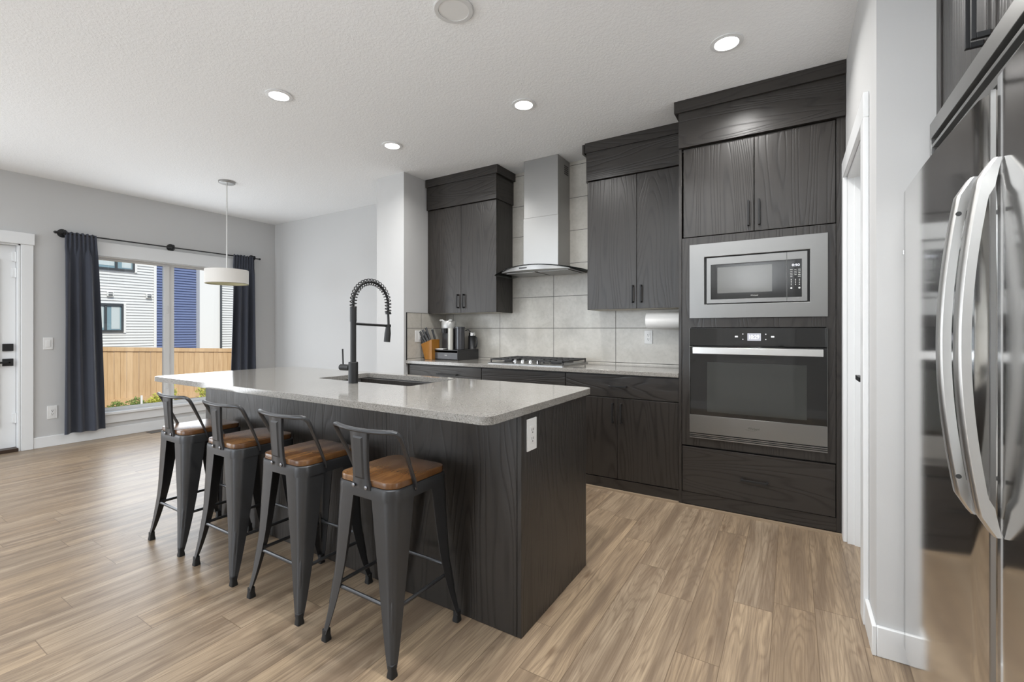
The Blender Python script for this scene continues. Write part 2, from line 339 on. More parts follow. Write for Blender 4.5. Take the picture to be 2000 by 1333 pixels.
# garden door on the window wall
m = M().box(XL, XL+.020, DY1+.006, DY1+.092, 0, DZ).box(XL, XL+.020, DY0-.09, DY0-.004, 0, DZ).box(XL, XL+.028, DY0-.10, DY1+.10, DZ, DZ+.118)
struct(m.build('trim_3', TRIMW, None, .003))
j = struct(M().box(-6.80, XL, DY1-.012, DY1+.001, 0, DZ).box(-6.80, XL, DY0-.001, DY0+.012, 0, DZ).box(-6.80, XL, DY0, DY1, DZ-.012, DZ+.001).build('door_3', TRIMW))
dl = M().box(-6.745, -6.70, DY0+.014, DY1-.014, .035, DZ-.014).box(-6.70, -6.685, DY0+.13, DY0+.16, .25, 1.93).box(-6.70, -6.685, DY1-.16, DY1-.13, .25, 1.93).box(-6.70, -6.685, DY0+.16, DY1-.16, .25, .28).box(-6.70, -6.685, DY0+.16, DY1-.16, 1.90, 1.93).build('door_leaf', TRIMW, j, .002)
box('glass_lite', plain('frosted_door_lite', (.86, .88, .89), .25), dl, -6.699, -6.692, DY0+.16, DY1-.16, .28, 1.90)
M().box(-6.70, -6.685, DY1-.108, DY1-.032, 1.008, 1.082).build('deadbolt', BLK, dl, .003)
M().box(-6.70, -6.688, DY1-.108, DY1-.032, .858, .932).box(-6.688, -6.64, DY1-.078, DY1-.062, .888, .904).box(-6.655, -6.64, DY1-.20, DY1-.062, .886, .906).build('door_handle', BLK, dl, .003)
for z in (.33, 1.80, 1.96):
    M().box(-6.70, -6.675, DY1-.042, DY1-.014, z-.045, z+.045).tube([(-6.68, DY1-.018, z-.05), (-6.68, DY1-.018, z+.05)], .008).build('hinge', TRIMW, j)
box('threshold', THRESH, j, -6.80, XL+.012, DY0+.012, DY1-.012, 0, .034, .004)
# dining window
m = M(); fx0, fx1 = -6.775, -6.725
m.box(fx0, fx1, WY0, WY0+.045, WZ0, WZ1).box(fx0, fx1, WY1-.045, WY1, WZ0, WZ1).box(fx0, fx1, WY0+.045, WY1-.045, WZ0, WZ0+.03).box(fx0, fx1, WY0+.045, WY1-.045, WZ1-.03, WZ1)
w = struct(m.build('window_1', WPL, None, .003))
YM = 2.626
M().box(fx0+.004, fx1+.008, YM-.055, YM+.005, WZ0+.03, WZ1-.03).box(fx0+.004, fx1-.008, YM+.005, YM+.062, WZ0+.03, WZ1-.03).build('meeting_stile', WPL, w, .003)
M().box(fx1+.008, fx1+.016, YM-.03, YM-.012, 1.43, 1.52).box(fx1+.008, fx1+.016, YM-.03, YM-.012, .48, .55).build('window_latch', WPL, w, .003)
box('pane', GLASS, w, -6.755, -6.750, WY0+.045, YM-.055, WZ0+.03, WZ1-.03); box('pane', GLASS, w, -6.755, -6.750, YM+.062, WY1-.045, WZ0+.03, WZ1-.03)
m = M().box(-6.725, XL, WY0-.001, WY0+.012, WZ0, WZ1).box(-6.725, XL, WY1-.012, WY1+.001, WZ0, WZ1).box(-6.725, XL, WY0, WY1, WZ1-.012, WZ1+.001)
m.box(XL, XL+.02, WY0-.08, WY0+.004, WZ0-.12, WZ1).box(XL, XL+.02, WY1-.004, WY1+.08, WZ0-.12, WZ1).box(XL, XL+.022, WY0-.09, WY1+.09, WZ1, WZ1+.155)
m.box(-6.725, XL+.045, WY0-.095, WY1+.095, WZ0-.028, WZ0+.002).box(XL, XL+.018, WY0-.08, WY1+.08, WZ0-.125, WZ0-.028)
struct(m.build('trim_4', TRIMW, None, .003))
w = struct(M().box(-5.9, -5.84, -5.06, -5.0, .4, 2.5).box(-2.56, -2.5, -5.06, -5.0, .4, 2.5).box(-5.84, -2.56, -5.06, -5.0, .4, .46).box(-5.84, -2.56, -5.06, -5.0, 2.44, 2.5).box(-4.23, -4.17, -5.06, -5.0, .46, 2.44).build('window_2', WPL))
w = struct(M().box(-6.775, -6.725, -1.9, -1.85, .3, 2.2).box(-6.775, -6.725, -.15, -.1, .3, 2.2).box(-6.775, -6.725, -1.85, -.15, .3, .35).box(-6.775, -6.725, -1.85, -.15, 2.15, 2.2).build('window_3', WPL))
box('pane', GLASS, w, -6.755, -6.750, -1.85, -.15, .35, 2.15)
# backsplash
struct(M().box(-3.302, -.676, 3.938, YB, .916, CZ).build('wall_backsplash', TILEX, None))
struct(M().box(-3.302, -3.292, 3.335, 3.938, .916, 1.395).build('wall_backsplash_side', TILEY, None))
struct(M().box(-3.302, -3.290, 3.329, 3.335, .916, 1.398).box(-3.302, -3.290, 3.335, 3.638, 1.395, 1.398).build('trim_5', BLK))

# ------------------------------------------------------------------ outdoors
y0 = M().box(-40, -6.8, -20, 40, -1.5, -1.02).build('ground_yard', DIRT); y0['kind'] = 'structure'
def ftop(y): return .734 - (y - 4.874)*.0466
f = thing('cedar_fence', 'new cedar board fence with a flat cap rail outside the dining window', 'fence', (-17, 6.5, -1.02))
m = M(); yy = -1.5; k = 0
while yy < 14:
    t = ftop(yy) - .1; dx = .008*(k % 2); m.loft([[(-17+dx, yy, -1.0), (-16.975+dx, yy, -1.0), (-16.975+dx, yy+.142, -1.0), (-17+dx, yy+.142, -1.0)], [(-17+dx, yy, t), (-16.975+dx, yy, t), (-16.975+dx, yy+.142, t-.0066), (-17+dx, yy+.142, t-.0066)]]); yy += .15; k += 1
m.build('board_panel', CEDAR, f)
for nm, za, zb, xa, xb in (('cap_rail', -.12, 0.0, -17.03, -16.93), ('backing_rail', -1.4, -1.3, -17.06, -17.005)):
    m = M().loft([[(xa, q, ftop(q)+za), (xb, q, ftop(q)+za), (xb, q, ftop(q)+zb), (xa, q, ftop(q)+zb)] for q in (-1.5, 14)]).build(nm, CEDAR, f)
m = M().loft([[(-16.96, q, -1.02), (-16.93, q, -1.02), (-16.93, q, -.82), (-16.96, q, -.82)] for q in (-1.5, 14)]).build('kick_board', CEDAR, f)
H0 = thing('neighbour_house', 'two-tone neighbouring house in white and navy siding behind the cedar fence', 'house', (-26, 9, -1.02))
def siding(x, ya, yb, za, zb, st=.124):
    m = M(); pts = [(x-.3, za)]; z = za
    while z < zb: pts += [(x-.035, z), (x-.035, z+.046), (x+.014, z+.050), (x, z+st)]; z += st
    pts += [(x-.3, z)]
    return m.loft([[(p[0], yy, p[1]) for p in pts] for yy in (ya, yb)])
siding(-25, -4, 9.16, -1.02, 6).build('white_siding_wall', SIDING, H0, smooth=False)
box('corner_trim', EXTW, H0, -25.28, -24.96, 9.16, 9.26, -1.02, 6.1)
siding(-25.3, 9.26, 11.05, -1.02, 6.5).build('navy_siding_wall', NAVY, H0, smooth=False)
box('white_wall_panel', EXTW, H0, -25.4, -24.95, 11.05, 12.0, -1.02, 6.5)
siding(-25.0, 12.0, 18, -1.02, 6).build('rear_siding_wall', SIDING, H0, smooth=False)
M().tube([(-24.92, 12.02, -1.02), (-24.92, 12.02, 6)], .05, 8).build('downspout', EXTD, H0)
for (ya, yb, za, zb, ym) in ((7.0, 8.43, 3.9, 4.75, 7.78), (6.6, 8.03, 1.22, 2.27, 7.42)):
    m = M().box(-24.97, -24.90, ya-.08, ya, za-.08, zb+.08).box(-24.97, -24.90, yb-.07, yb+.0, za-.08, zb+.08).box(-24.97, -24.90, ya, yb-.07, za-.08, za).box(-24.97, -24.90, ya, yb-.07, zb-.02, zb+.08).box(-24.97, -24.90, ym-.04, ym+.04, za, zb)
    wn = m.build('window', EXTD, H0); M().box(-24.985, -24.96, ya, yb-.07, za, zb).build('pane', EXTGL, wn)
    M().box(-24.958, -24.952, ya+.05, ym-.06, za+.1, zb-.03).box(-24.958, -24.952, ym+.2, yb-.12, za+.05, zb-.03).build('blind', BLIND, wn)
    M().box(-24.97, -24.92, yb, yb+.09, za-.12, zb+.12).build('window_trim', EXTW, wn)
for yv in (7.47, 8.85):
    vn = M().box(-24.98, -24.88, yv, yv+.21, 2.66, 2.87).build('vent', EXTW, H0, .01); M().box(-24.89, -24.872, yv+.03, yv+.18, 2.69, 2.76).box(-24.89, -24.872, yv+.03, yv+.18, 2.80, 2.84).build('vent_louver', EXTD, vn)
def shrub(name, label, x, y, z, w, h, n, mt):
    m = M(); r = random.Random(int(y*100))
    for i in range(n):
        a = r.uniform(0, 2*PI); q = r.random()**.5*w; zz = z + h*r.random()*(1 - .5*(q/w)); p = Vector((x + q*math.cos(a)*.8, y + q*math.sin(a), zz))
        dv = Vector((r.uniform(-1, 1), r.uniform(-1, 1), r.uniform(-.2, 1))).normalized()*r.uniform(.05, .10); sd = dv.cross(Vector((r.uniform(-1, 1), r.uniform(-1, 1), .3))).normalized()*.022; up = dv.cross(sd).normalized()*.008
        m.add([p, p + dv*.5 + sd + up, p + dv, p + dv*.5 - sd + up], [(0, 1, 2), (0, 2, 3)])
    root = thing(name, label, 'plant', (x, y, -1.02), 'young plants along the fence')
    m.build('foliage', mt, root)
    st = M()
    for i in range(5): st.tube([(x + .03*math.cos(i), y + .03*math.sin(i*2), -1.02), (x + .1*math.cos(i*1.3), y + .1*math.sin(i*1.7), z + h*.6)], .008, 5)
    st.build('stem', LEAF2, root)
shrub('garden_shrub', 'low dark green shrub at the fence foot, leftmost in the window', -15.9, 4.95, -1.0, .19, .30, 160, LEAF2)
shrub('garden_shrub', 'yellow-green shrub left of the pale stake by the fence', -15.9, 5.42, -1.0, .20, .34, 220, LEAF2)
shrub('garden_shrub', 'broad yellow-green shrub right of the pale stake by the fence', -15.8, 5.86, -1.0, .19, .40, 320, LEAF)
shrub('garden_shrub', 'taller leafy shrub beside the window mullion by the fence', -15.8, 6.25, -1.0, .17, .62, 240, LEAF)
shrub('garden_shrub', 'bright yellow-green shrub seen through the right window pane', -15.8, 7.10, -1.0, .20, .66, 220, LEAF)
tag(box('garden_stake', EXTW, None, -15.42, -15.38, 5.34, 5.38, -1.02, -.60), 'short pale wooden stake among shrubs at the fence foot', 'stake')

# ------------------------------------------------------------------ cabinets
def bar_handle(parent, axis, c, ln, off, y, w=.011):
    """square bar pull on a front at plane y, facing -Y; c=(x,z) centre"""
    m = M(); x, z = c
    if axis == 'Z':
        m.box(x-w/2, x+w/2, y-off, y-off+w, z-ln/2, z+ln/2).box(x-w/2, x+w/2, y-off+w, y, z-ln/2, z-ln/2+w*1.3).box(x-w/2, x+w/2, y-off+w, y, z+ln/2-w*1.3, z+ln/2)
    else:
        m.box(x-ln/2, x+ln/2, y-off, y-off+w, z-w/2, z+w/2).box(x-ln/2, x-ln/2+w*1.3, y-off+w, y, z-w/2, z+w/2).box(x+ln/2-w*1.3, x+ln/2, y-off+w, y, z-w/2, z+w/2)
    return m.build('handle', BLK, parent, .0012)
def front(name, parent, x0, x1, z0, z1, y, mat, th=.019): return box(name, mat, parent, x0+.0015, x1-.0015, y, y+th, z0+.0015, z1-.0015, .0015)
def crown(parent, x0, x1, y0, y1, z0, z1, left, right, th=.02, name='crown'):
    m = M().box(x0, x1, y0, y0+th, z0, z1)
    if left: m.box(x0, x0+th, y0+th, y1, z0, z1)
    if right: m.box(x1-th, x1, y0+th, y1, z0, z1)
    return m.build(name, CABH, parent, .0015)
def upper(label, x0, x1, doors, hz, cr_r, filler=None):
    Y0 = 3.64; t = thing('wall_cabinet', label, 'cabinet', ((x0+x1)/2, 3.79, 1.392)); z0, zt = 1.392, 2.48
    m = M().box(x0, x0+.018, Y0+.0195, 3.937, z0, CZ).box(x1-.018, x1, Y0+.0195, 3.937, z0, CZ).box(x0+.018, x1-.018, 3.93, 3.937, z0, CZ).box(x0+.018, x1-.018, Y0+.02, 3.93, zt-.018, zt)
    if filler: m.box(filler[0], filler[1], Y0+.012, Y0+.03, z0, CZ-.07)
    m.build('carcass', CABV, t, .001)
    M().box(x0+.018, x1-.018, Y0+.0195, 3.93, z0, z0+.016).build('bottom_panel', LGREY, t)
    for i in range(2):
        d = front('door', t, doors[i], doors[i+1], z0, zt, Y0, CABV)
        bar_handle(d, 'Z', (hz[i], 1.511), .142, .032, Y0)
    box('fascia', CABH, t, doors[0]-(.006 if not filler else .02), x1+(.012 if cr_r else 0), Y0-.022, Y0+.018, zt+.002, CZ-.078, .001)
    if cr_r: box('side_fascia', CABH, t, x1, x1+.012, Y0+.018, 3.937, zt+.002, CZ-.078, .001)
    crown(t, doors[0]-(.012 if not filler else .022), x1+(.035 if cr_r else 0), Y0-.040, 3.937, CZ-.082, CZ-.001, False, cr_r)
    return t
upper('dark two-door wall cabinet left of the range hood, above the coffee maker', -3.268, -2.418, (-3.268, -2.848, -2.418), (-2.882, -2.808), True, (-3.302, -3.268))
u = upper('dark two-door wall cabinet between the range hood and the oven tower', -1.494, -.678, (-1.482, -1.064, -.678), (-1.095, -1.027), False)
# upper right: crown returns on its left side
M().box(-1.526, -1.506, 3.62, 3.937, CZ-.082, CZ-.001).box(-1.506, -1.494, 3.66, 3.937, 2.482, CZ-.082).build('side_crown', CABH, u, .001)
# oven tower
TY = 3.32; t = thing('oven_tower', 'tall dark oven cabinet reaching the ceiling beside the pantry door', 'cabinet', (-.2, 3.63, 0)); tx0, tx1 = -.675, .2245
m = M().box(tx0, tx0+.020, TY-.001, 3.937, .015, CZ).box(tx1, .2675, TY-.001, 3.937, .015, CZ).box(tx0+.02, tx1, 3.92, 3.937, .1, CZ)
m.box(tx0+.02, tx1, TY+.02, 3.92, 2.46, 2.478).box(tx0+.02, tx1, TY+.02, 3.92, 1.84, 1.858).box(tx0+.02, tx1, TY+.03, 3.92, .40, .418).box(tx0+.02, tx1, TY+.03, 3.92, 1.245, 1.262)
m.build('carcass', CABV, t, .001)
box('plinth', CABH, t, tx0+.02, tx1, TY+.004, TY+.022, .015, .098)
m = M().box(-.652, -.592, TY, TY+.019, .425, 1.856).box(.175, .222, TY, TY+.019, .425, 1.856).box(-.592, .175, TY, TY+.019, 1.797, 1.856).box(-.592, .175, TY, TY+.019, 1.238, 1.308).box(-.592, .175, TY, TY+.019, .425, .49)
m.build('face_frame', CABV, t)
for i, (a, b) in enumerate(((-.645, -.2095), (-.2085, .222))):
    d = front('door', t, a, b, 1.860, 2.476, TY, CABV); bar_handle(d, 'Z', ((-.241, -.180)[i], 1.977), .162, .032, TY)
d = front('drawer', t, -.652, .222, .100, .415, TY, CABH); bar_handle(d, 'X', (-.207, .243), .158, .030, TY)
box('fascia', CABH, t, tx0+.003, .2675, TY-.026, TY+.018, 2.480, 2.722, .001); crown(t, tx0-.022, .2675, TY-.048, 3.60, 2.719, CZ-.001, True, False)
# base cabinets
def basecab(label, x0, x1, seam, handles, dh, filler=None):
    t = thing('base_cabinet', label, 'cabinet', ((x0+x1)/2, 3.63, 0)); Y0 = 3.345
    m = M().box(x0+.001, x0+.018, Y0+.02, 3.937, .015, .883).box(x1-.018, x1-.001, Y0+.02, 3.937, .015, .883).box(x0+.018, x1-.018, 3.92, 3.937, .1, .883).box(x0+.018, x1-.018, Y0+.02, 3.92, .10, .118).box(x0+.018, x1-.018, Y0+.021, Y0+.04, .70, .883)
    if filler: m.box(filler+.002, x0, Y0+.008, Y0+.026, .015, .883)
    m.build('carcass', CABV, t); box('plinth', CABH, t, x0+.001, x1-.001, Y0-.004, Y0+.0185, .015, .088)
    d = front('drawer', t, x0+.002, x1-.002, .708, .876, Y0, CABH)
    if dh: bar_handle(d, 'X', dh, .135 if dh[0] > -2 else .24, .032, Y0)
    for a, b, hx in ((x0+.002, seam, handles[0]), (seam, x1-.002, handles[1])):
        d = front('door', t, a, b, .092, .704, Y0, CABV); bar_handle(d, 'Z', (hx, .592), .15, .032, Y0)
basecab('dark base cabinet at the wall end under the coffee maker', -3.270, -2.385, -2.83, (-2.87, -2.79), (-2.775, .800), -3.302)
basecab('dark base cabinet directly under the gas cooktop', -2.385, -1.555, -1.97, (-2.01, -1.93), None)
basecab('dark base cabinet with drawer between cooktop and oven tower', -1.555, -.6765, -1.125, (-1.158, -1.092), (-1.118, .795))
struct(M().box(-3.302, -.676, 3.325, 3.341, 0, .014).box(-.676, .25, 3.300, 3.316, 0, .014).build('trim_6', plain('shoe_moulding', (.33, .25, .17), .5)))
tag(M().box(-3.302, -.677, 3.322, 3.938, .885, .916).build('countertop', QUARTZ, None, .003), 'speckled grey quartz worktop along the tiled back wall', 'countertop')

# ------------------------------------------------------------------ appliances
# built-in microwave
Y = 3.302; t = thing('microwave', 'built-in steel microwave in the upper bay of the oven tower', 'microwave', (-.208, 3.5, 1.303))
def frame(x0, x1, z0, z1, a0, a1, b0, b1, ya, yb):
    o = [(x0, z0), (x1, z0), (x1, z1), (x0, z1)]; n = [(a0, b0), (a1, b0), (a1, b1), (a0, b1)]
    return M().loft([[(p[0], y, p[1]) for p in q] for q, y in ((o, ya), (n, ya), (n, yb), (o, yb), (o, ya))], caps=False)
frame(-.600, .182, 1.302, 1.803, -.505, .093, 1.393, 1.712, Y, TY-.001).build('trim_frame', STEELT, t, .003)
box('housing', BLKS, t, -.575, .165, Y+.03, 3.75, 1.315, 1.79)
M().box(-.505, .093, Y+.012, Y+.029, 1.393, 1.712).build('recess', RUBBER, t)
frame(-.490, -.0285, 1.399, 1.703, -.465, -.0295, 1.424, 1.657, Y-.004, Y+.012).build('door', STEELT, t, .002)
dr = box('door_glass', BLKG, t, -.465, -.0295, Y-.002, Y+.01, 1.424, 1.657)
box('window_screen', GREYW, dr, -.424, -.107, Y-.0032, Y-.002, 1.464, 1.636)
frame(-.0265, .079, 1.399, 1.703, -.0255, .051, 1.424, 1.657, Y-.004, Y+.012).build('side_trim', STEELT, t, .002)
cp = box('control_panel', BLKG, t, -.0255, .051, Y-.002, Y+.01, 1.424, 1.657)
text('clock_display', '0:50', LCD, cp, (.0195, Y-.0022, 1.6215), .014, .040)
m = M()
for col, x in enumerate((-.004, .018, .038)):
    for k in range(5):
        if col == 1 and k == 4: continue
        ln = (.0068, .0055, .0062)[(col+k) % 3]; z = 1.5935 - .0108*k; m.box(x-ln, x+ln, Y-.003, Y-.002, z-.0014, z+.0014)
    for k in range(4): z = 1.532 - .0105*k; m.box(x-.0022, x+.0022, Y-.003, Y-.002, z-.0028, z+.0028)
    if col != 1: m.lathe([(.0058, -.003), (.0058, -.002)], (x, Y, 1.4795), 14, 'Y')
m.build('button_print', PRINT, cp)
text('logo', 'Whirlpool', PRINT, dr, (-.206, Y-.0022, 1.4425), .0105, .042, shear=.15)
# wall oven
t = thing('wall_oven', 'built-in black glass wall oven below the microwave', 'oven', (-.208, 3.5, .485))
box('cavity', BLKS, t, -.585, .168, TY+.03, 3.85, .50, 1.225)
cp = box('control_panel', BLKG, t, -.599, .180, Y-.002, TY-.001, 1.115, 1.232, .001)
dp = box('display', LCDBG, cp, -.246, -.169, Y-.0032, Y-.002, 1.151, 1.199); text('display_digits', '10:29', LCD, dp, (-.2075, Y-.0033, 1.1755), .026, .056)
for x, z in ((-.31, 1.177), (-.104, 1.177)): M().box(x-.009, x+.009, Y-.003, Y-.002, z-.005, z+.005).build('panel_icon', ICON, cp)
for x, z in ((-.272, 1.194), (-.272, 1.160), (-.142, 1.193), (-.142, 1.160)): M().box(x-.003, x+.003, Y-.003, Y-.002, z-.0028, z+.0028).build('panel_icon', ICON, cp)
dr = box('door', BLKG, t, -.599, .180, Y-.006, TY-.001, .643, 1.110, .002)
box('door_window', BLKG2, dr, -.487, .077, Y-.0068, Y-.006, .670, 1.004)
frame(-.6005, .1815, .643, 1.232, -.5995, .1805, .6435, 1.2315, Y-.0045, TY-.001).build('edge_trim', STEELT, t)
M().box(-.572, .158, Y-.052, Y-.034, 1.061, 1.104).box(-.55, -.52, Y-.036, Y-.006, 1.068, 1.097).box(.106, .136, Y-.036, Y-.006, 1.068, 1.097).build('handle', SATIN, dr, .002)
st = box('lower_panel', STEELT, t, -.599, .181, Y-.006, TY-.001, .520, .642, .0015)
text('logo', 'Whirlpool', PRINTD, st, (-.209, Y-.0062, .583), .017, .066, shear=.15)
M().tube([(-.225 + .034*math.cos(a), Y-.0066, .582 + .012*math.sin(a)) for a in [math.radians(200+i*20) for i in range(9)]], .0006, 5).build('logo_swoosh', PRINTD, st)
M().box(-.599, .181, Y-.004, TY-.001, .508, .514).box(-.599, .181, Y-.004, TY-.001, .484, .492).box(-.599, .181, Y-.002, TY-.001, .4965, .502).build('vent_trim', STEELT, t)
box('vent_gap', SLOT, t, -.597, .179, Y+.008, TY-.001, .486, .520)
# cooktop
t = thing('gas_cooktop', 'stainless gas cooktop with black grates under the range hood', 'cooktop', (-1.962, 3.64, .916)); cz = .916
M().loft([[(p[0], p[1], cz) for p in rrect(-2.345, -1.58, 3.372, 3.900, .02)], [(p[0], p[1], cz+.010) for p in rrect(-2.345, -1.58, 3.372, 3.900, .02)], [(p[0], p[1], cz+.013) for p in rrect(-2.335, -1.59, 3.382, 3.890, .02)]]).build('base_plate', STEEL, t)
for gx0, gx1 in ((-2.325, -2.085), (-2.080, -1.845), (-1.840, -1.600)):
    m = M(); ya, yb = (3.40, 3.885) if gx0 != -2.080 else (3.53, 3.885); z0, z1 = cz+.034, cz+.047
    m.box(gx0, gx1, ya, ya+.012, z0, z1).box(gx0, gx1, yb-.012, yb, z0, z1).box(gx0, gx0+.012, ya, yb, z0, z1).box(gx1-.012, gx1, ya, yb, z0, z1)
    for q in (.25, .5, .75): m.box(gx0, gx1, ya+(yb-ya)*q-.005, ya+(yb-ya)*q+.005, z0, z1)
    mx = (gx0+gx1)/2; m.box(mx-.005, mx+.005, ya, yb, z0, z1)
    for x in (gx0+.001, gx1-.011):
        for y in (ya+.001, yb-.011): m.box(x, x+.010, y, y+.010, cz+.012, z0)
    m.build('grate', CAST, t, .001)
for bx, by, r in ((-2.205, 3.52, .038), (-2.205, 3.76, .045), (-1.962, 3.72, .055), (-1.72, 3.52, .045), (-1.72, 3.76, .038)):
    M().lathe([(r+.012, cz+.011), (r+.010, cz+.018), (r, cz+.019), (r, cz+.029), (r*.8, cz+.031)], (bx, by, 0), 24).build('burner', CAST, t)
for k in range(4):
    x = -2.085 + .079*k; y = 3.435; M().lathe([(.021, cz+.012), (.021, cz+.016), (.017, cz+.018), (.016, cz+.040), (.013, cz+.043)], (x, y, 0), 20).box(x-.004, x+.004, y-.016, y+.016, cz+.036, cz+.047).build('knob', CHROME, t, .001)
# range hood
t = thing('range_hood', 'stainless chimney range hood with curved glass canopy over the cooktop', 'range hood', (-1.96, 3.8, 1.75)); hx = -1.962
M().box(hx-.180, hx+.180, 3.680, 3.9375, 1.80, 2.26).build('lower_chimney', STEEL, t, .002); ch = M().box(hx-.176, hx+.176, 3.684, 3.9375, 2.26, CZ-.001).build('upper_chimney', STEEL, t, .002)
m = M()
for k in range(5): m.box(hx+.1762, hx+.1785, 3.82, 3.90, 2.66+.018*k, 2.67+.018*k)
m.build('vent_slot', SLOT, ch)
rings = []
for i in range(25):
    s = -1 + 2*i/24; x = hx + .452*s; yf = 3.45 + .15*s*s; zt = 1.795 - .052*s*s
    rings.append([(x, yf, zt-.006), (x, yf, zt), (x, 3.70, zt), (x, 3.9375, zt), (x, 3.9375, zt-.006), (x, 3.70, zt-.006)])
M().loft(rings).build('glass_canopy', HOODGL, t)
rings = []
for i in range(25):
    s = -1 + 2*i/24; x = hx + .345*s; yf = 3.462 + .10*s*s; zt = 1.788 - .033*s*s
    rings.append([(x, yf, 1.748), (x, yf, max(zt, 1.752)), (x, 3.935, max(zt, 1.752)), (x, 3.935, 1.748)])
v = M().loft(rings).build('visor', STEEL, t)
box('control_buttons', BLKS, v, hx-.10, hx-.018, 3.462, 3.4665, 1.762, 1.774, .002)
for s in (-1, 1): M().box(hx+s*.165-.15, hx+s*.165+.15, 3.60, 3.90, 1.742, 1.7475).build('grease_filter', STEEL, t, .001)

# fridge / freezer pair
FX = .335; t = thing('refrigerator', 'tall stainless twin-door refrigerator with curved handles in the alcove', 'refrigerator', (.72, 1.29, 0))
box('body', BLKS, t, FX+.075, 1.08, .445, 2.145, .02, 1.712, .004)
for ya, yb, sgn in ((.44, 1.287, -1), (1.296, 2.152, 1)):
    rings = []; n = 18; front_pts = []
    for i in range(n+1):
        s = -1 + 2*i/n; yy = (ya+yb)/2 + s*(yb-ya)/2; e = max(0.0, abs(s)-.97)/.03; front_pts.append((FX + .010*s*s*.9 + .016*e*e - .004, yy))
    pts = front_pts + [(FX+.07, yb), (FX+.07, ya)]
    d = M().loft([[(p[0], p[1], z) for p in pts] for z in (.10, 1.708)]).build('door', STEELV, t, ang=50)
    if sgn == 1: M().box(FX+.006, FX+.014, 1.2880, 1.2955, .11, 1.705).build('door_gasket', STEEL, d)
    hy = 1.356 if sgn == 1 else 1.226; rr = []
    for i in range(41):
        q = i/40; z = .828 + q*.718; b = math.sin(PI*q)**.9*.036; e = min(1.0, q/.05, (1-q)/.05); xo = FX - .004 - b - .006 - .014*e; xi = FX - .001 - b*1.0 - (.004 if b > .012 else 0) + (0 if b > .012 else .002)
        w = .0195
        rr.append([(xo, hy-w+.004, z), (xo, hy+w-.004, z), (xo+.004, hy+w, z), (xi, hy+w*.9, z), (xi, hy-w*.9, z), (xo+.004, hy-w, z)])
    h = M().loft(rr).build('handle', SATIN, d, ang=50)
    if sgn == 1:
        for z in (.905, 1.47): M().lathe([(.005, hy-.0205), (.005, hy-.0175)], (FX-.030, 0, z), 12, 'Y').build('set_screw', SLOT, h)
    if sgn == 1: M().box(FX+.004, FX+.0125, 2.125, 2.142, 1.49, 1.506).build('badge', CHROME, d, .001)
m = M().box(.416, .445, .5, 2.150, 1.893, 1.948).box(.416, .445, 2.135, 2.150, 1.715, 1.893).box(.420, .445, .5, 2.135, 1.862, 1.873).box(.420, .445, .5, 2.135, 1.812, 1.836).box(.428, .445, .5, 2.135, 1.765, 1.790).box(.428, .445, .5, 2.135, 1.715, 1.740)
t = thing('refrigerator_grille', 'steel louvered trim grille between the refrigerator doors and overhead cabinet', 'grille', (.43, 1.3, 1.715)); gr = m.build('louver_panel', STEEL, t, .001); box('grille_backing', SLOT, gr, .446, .46, .5, 2.140, 1.715, 1.94)
# cabinet over the fridge
t = thing('wall_cabinet', 'dark overhead cabinet with two doors above the refrigerator', 'cabinet', (.76, 1.7, 1.95))
m = M().box(.438, 1.098, 2.118, 2.172, 1.951, CZ-.001).box(.438, 1.098, 2.152, 2.172, 1.716, 1.951).box(.462, 1.098, 1.27, 2.118, 1.952, 1.97).box(.48, 1.098, .42, .44, 1.716, CZ-.001).box(1.08, 1.098, .44, 2.118, 1.952, CZ-.001)
m.build('carcass', CABV, t)
for a, b, hy in ((1.697, 2.114, 1.722), (1.28, 1.695, 1.671)):
    d = box('door', CABV, t, .442, .461, a, b, 1.955, CZ-.03, .0015)
    M().box(.405, .415, hy-.006, hy+.006, 1.992, 2.17).box(.415, .442, hy-.006, hy+.006, 1.992, 2.007).box(.415, .442, hy-.006, hy+.006, 2.155, 2.17).build('handle', BLK, d, .001)
d = box('door', CABV, t, .442, .461, .45, 1.277, 1.955, CZ-.03, .0015)

# ------------------------------------------------------------------ island
IX0, IX1, IY0, IY1 = -3.405, -.908, 1.544, 2.205
t = thing('kitchen_island', 'long dark wood kitchen island under the quartz top', 'island', ((IX0+IX1)/2, 1.88, 0))
sx = [IX0, -3.13, -2.635, -2.145, -1.659, IX1-.02]
for a, b in zip(sx, sx[1:]): box('back_panel', CABV, t, a+.0012, b-.0012, IY0, IY0+.019, .002, .884)
box('end_panel', CABV, t, IX1-.019, IX1, IY0, IY1, .002, .884, .001); box('end_panel', CABV, t, IX0+.001, IX0+.02, IY0+.0195, IY1, .002, .884, .001)
M().box(IX0+.02, IX1-.019, IY1-.06, IY1-.04, .1, .884).box(IX0+.02, IX1-.019, IY0+.02, IY1-.06, .08, .1).build('carcass', CABV, t)
for k in range(5):
    a = IX0+.02 + k*(IX1-IX0-.04)/5; b = a + (IX1-IX0-.04)/5; box('door', CABV, t, a+.002, b-.002, IY1-.039, IY1-.02, .1, .88, .001)
S = (-2.553, -1.762, 1.800, 2.205)
def slab_hole(outer, inner, z0, z1):
    bm = bmesh.new()
    for loop in (outer, inner):
        vs = [bm.verts.new((p[0], p[1], z0)) for p in loop]
        for i in range(len(vs)): bm.edges.new((vs[i], vs[(i+1) % len(vs)]))
    bmesh.ops.triangle_fill(bm, use_beauty=True, edges=bm.edges[:]); r = bmesh.ops.extrude_face_region(bm, geom=bm.faces[:])
    bmesh.ops.translate(bm, verts=[e for e in r['geom'] if isinstance(e, bmesh.types.BMVert)], vec=(0, 0, z1-z0)); bm.verts.index_update()
    m = M(); m.v = [v.co.copy() for v in bm.verts]; m.f = [tuple(v.index for v in f.verts) for f in bm.faces]; bm.free(); return m
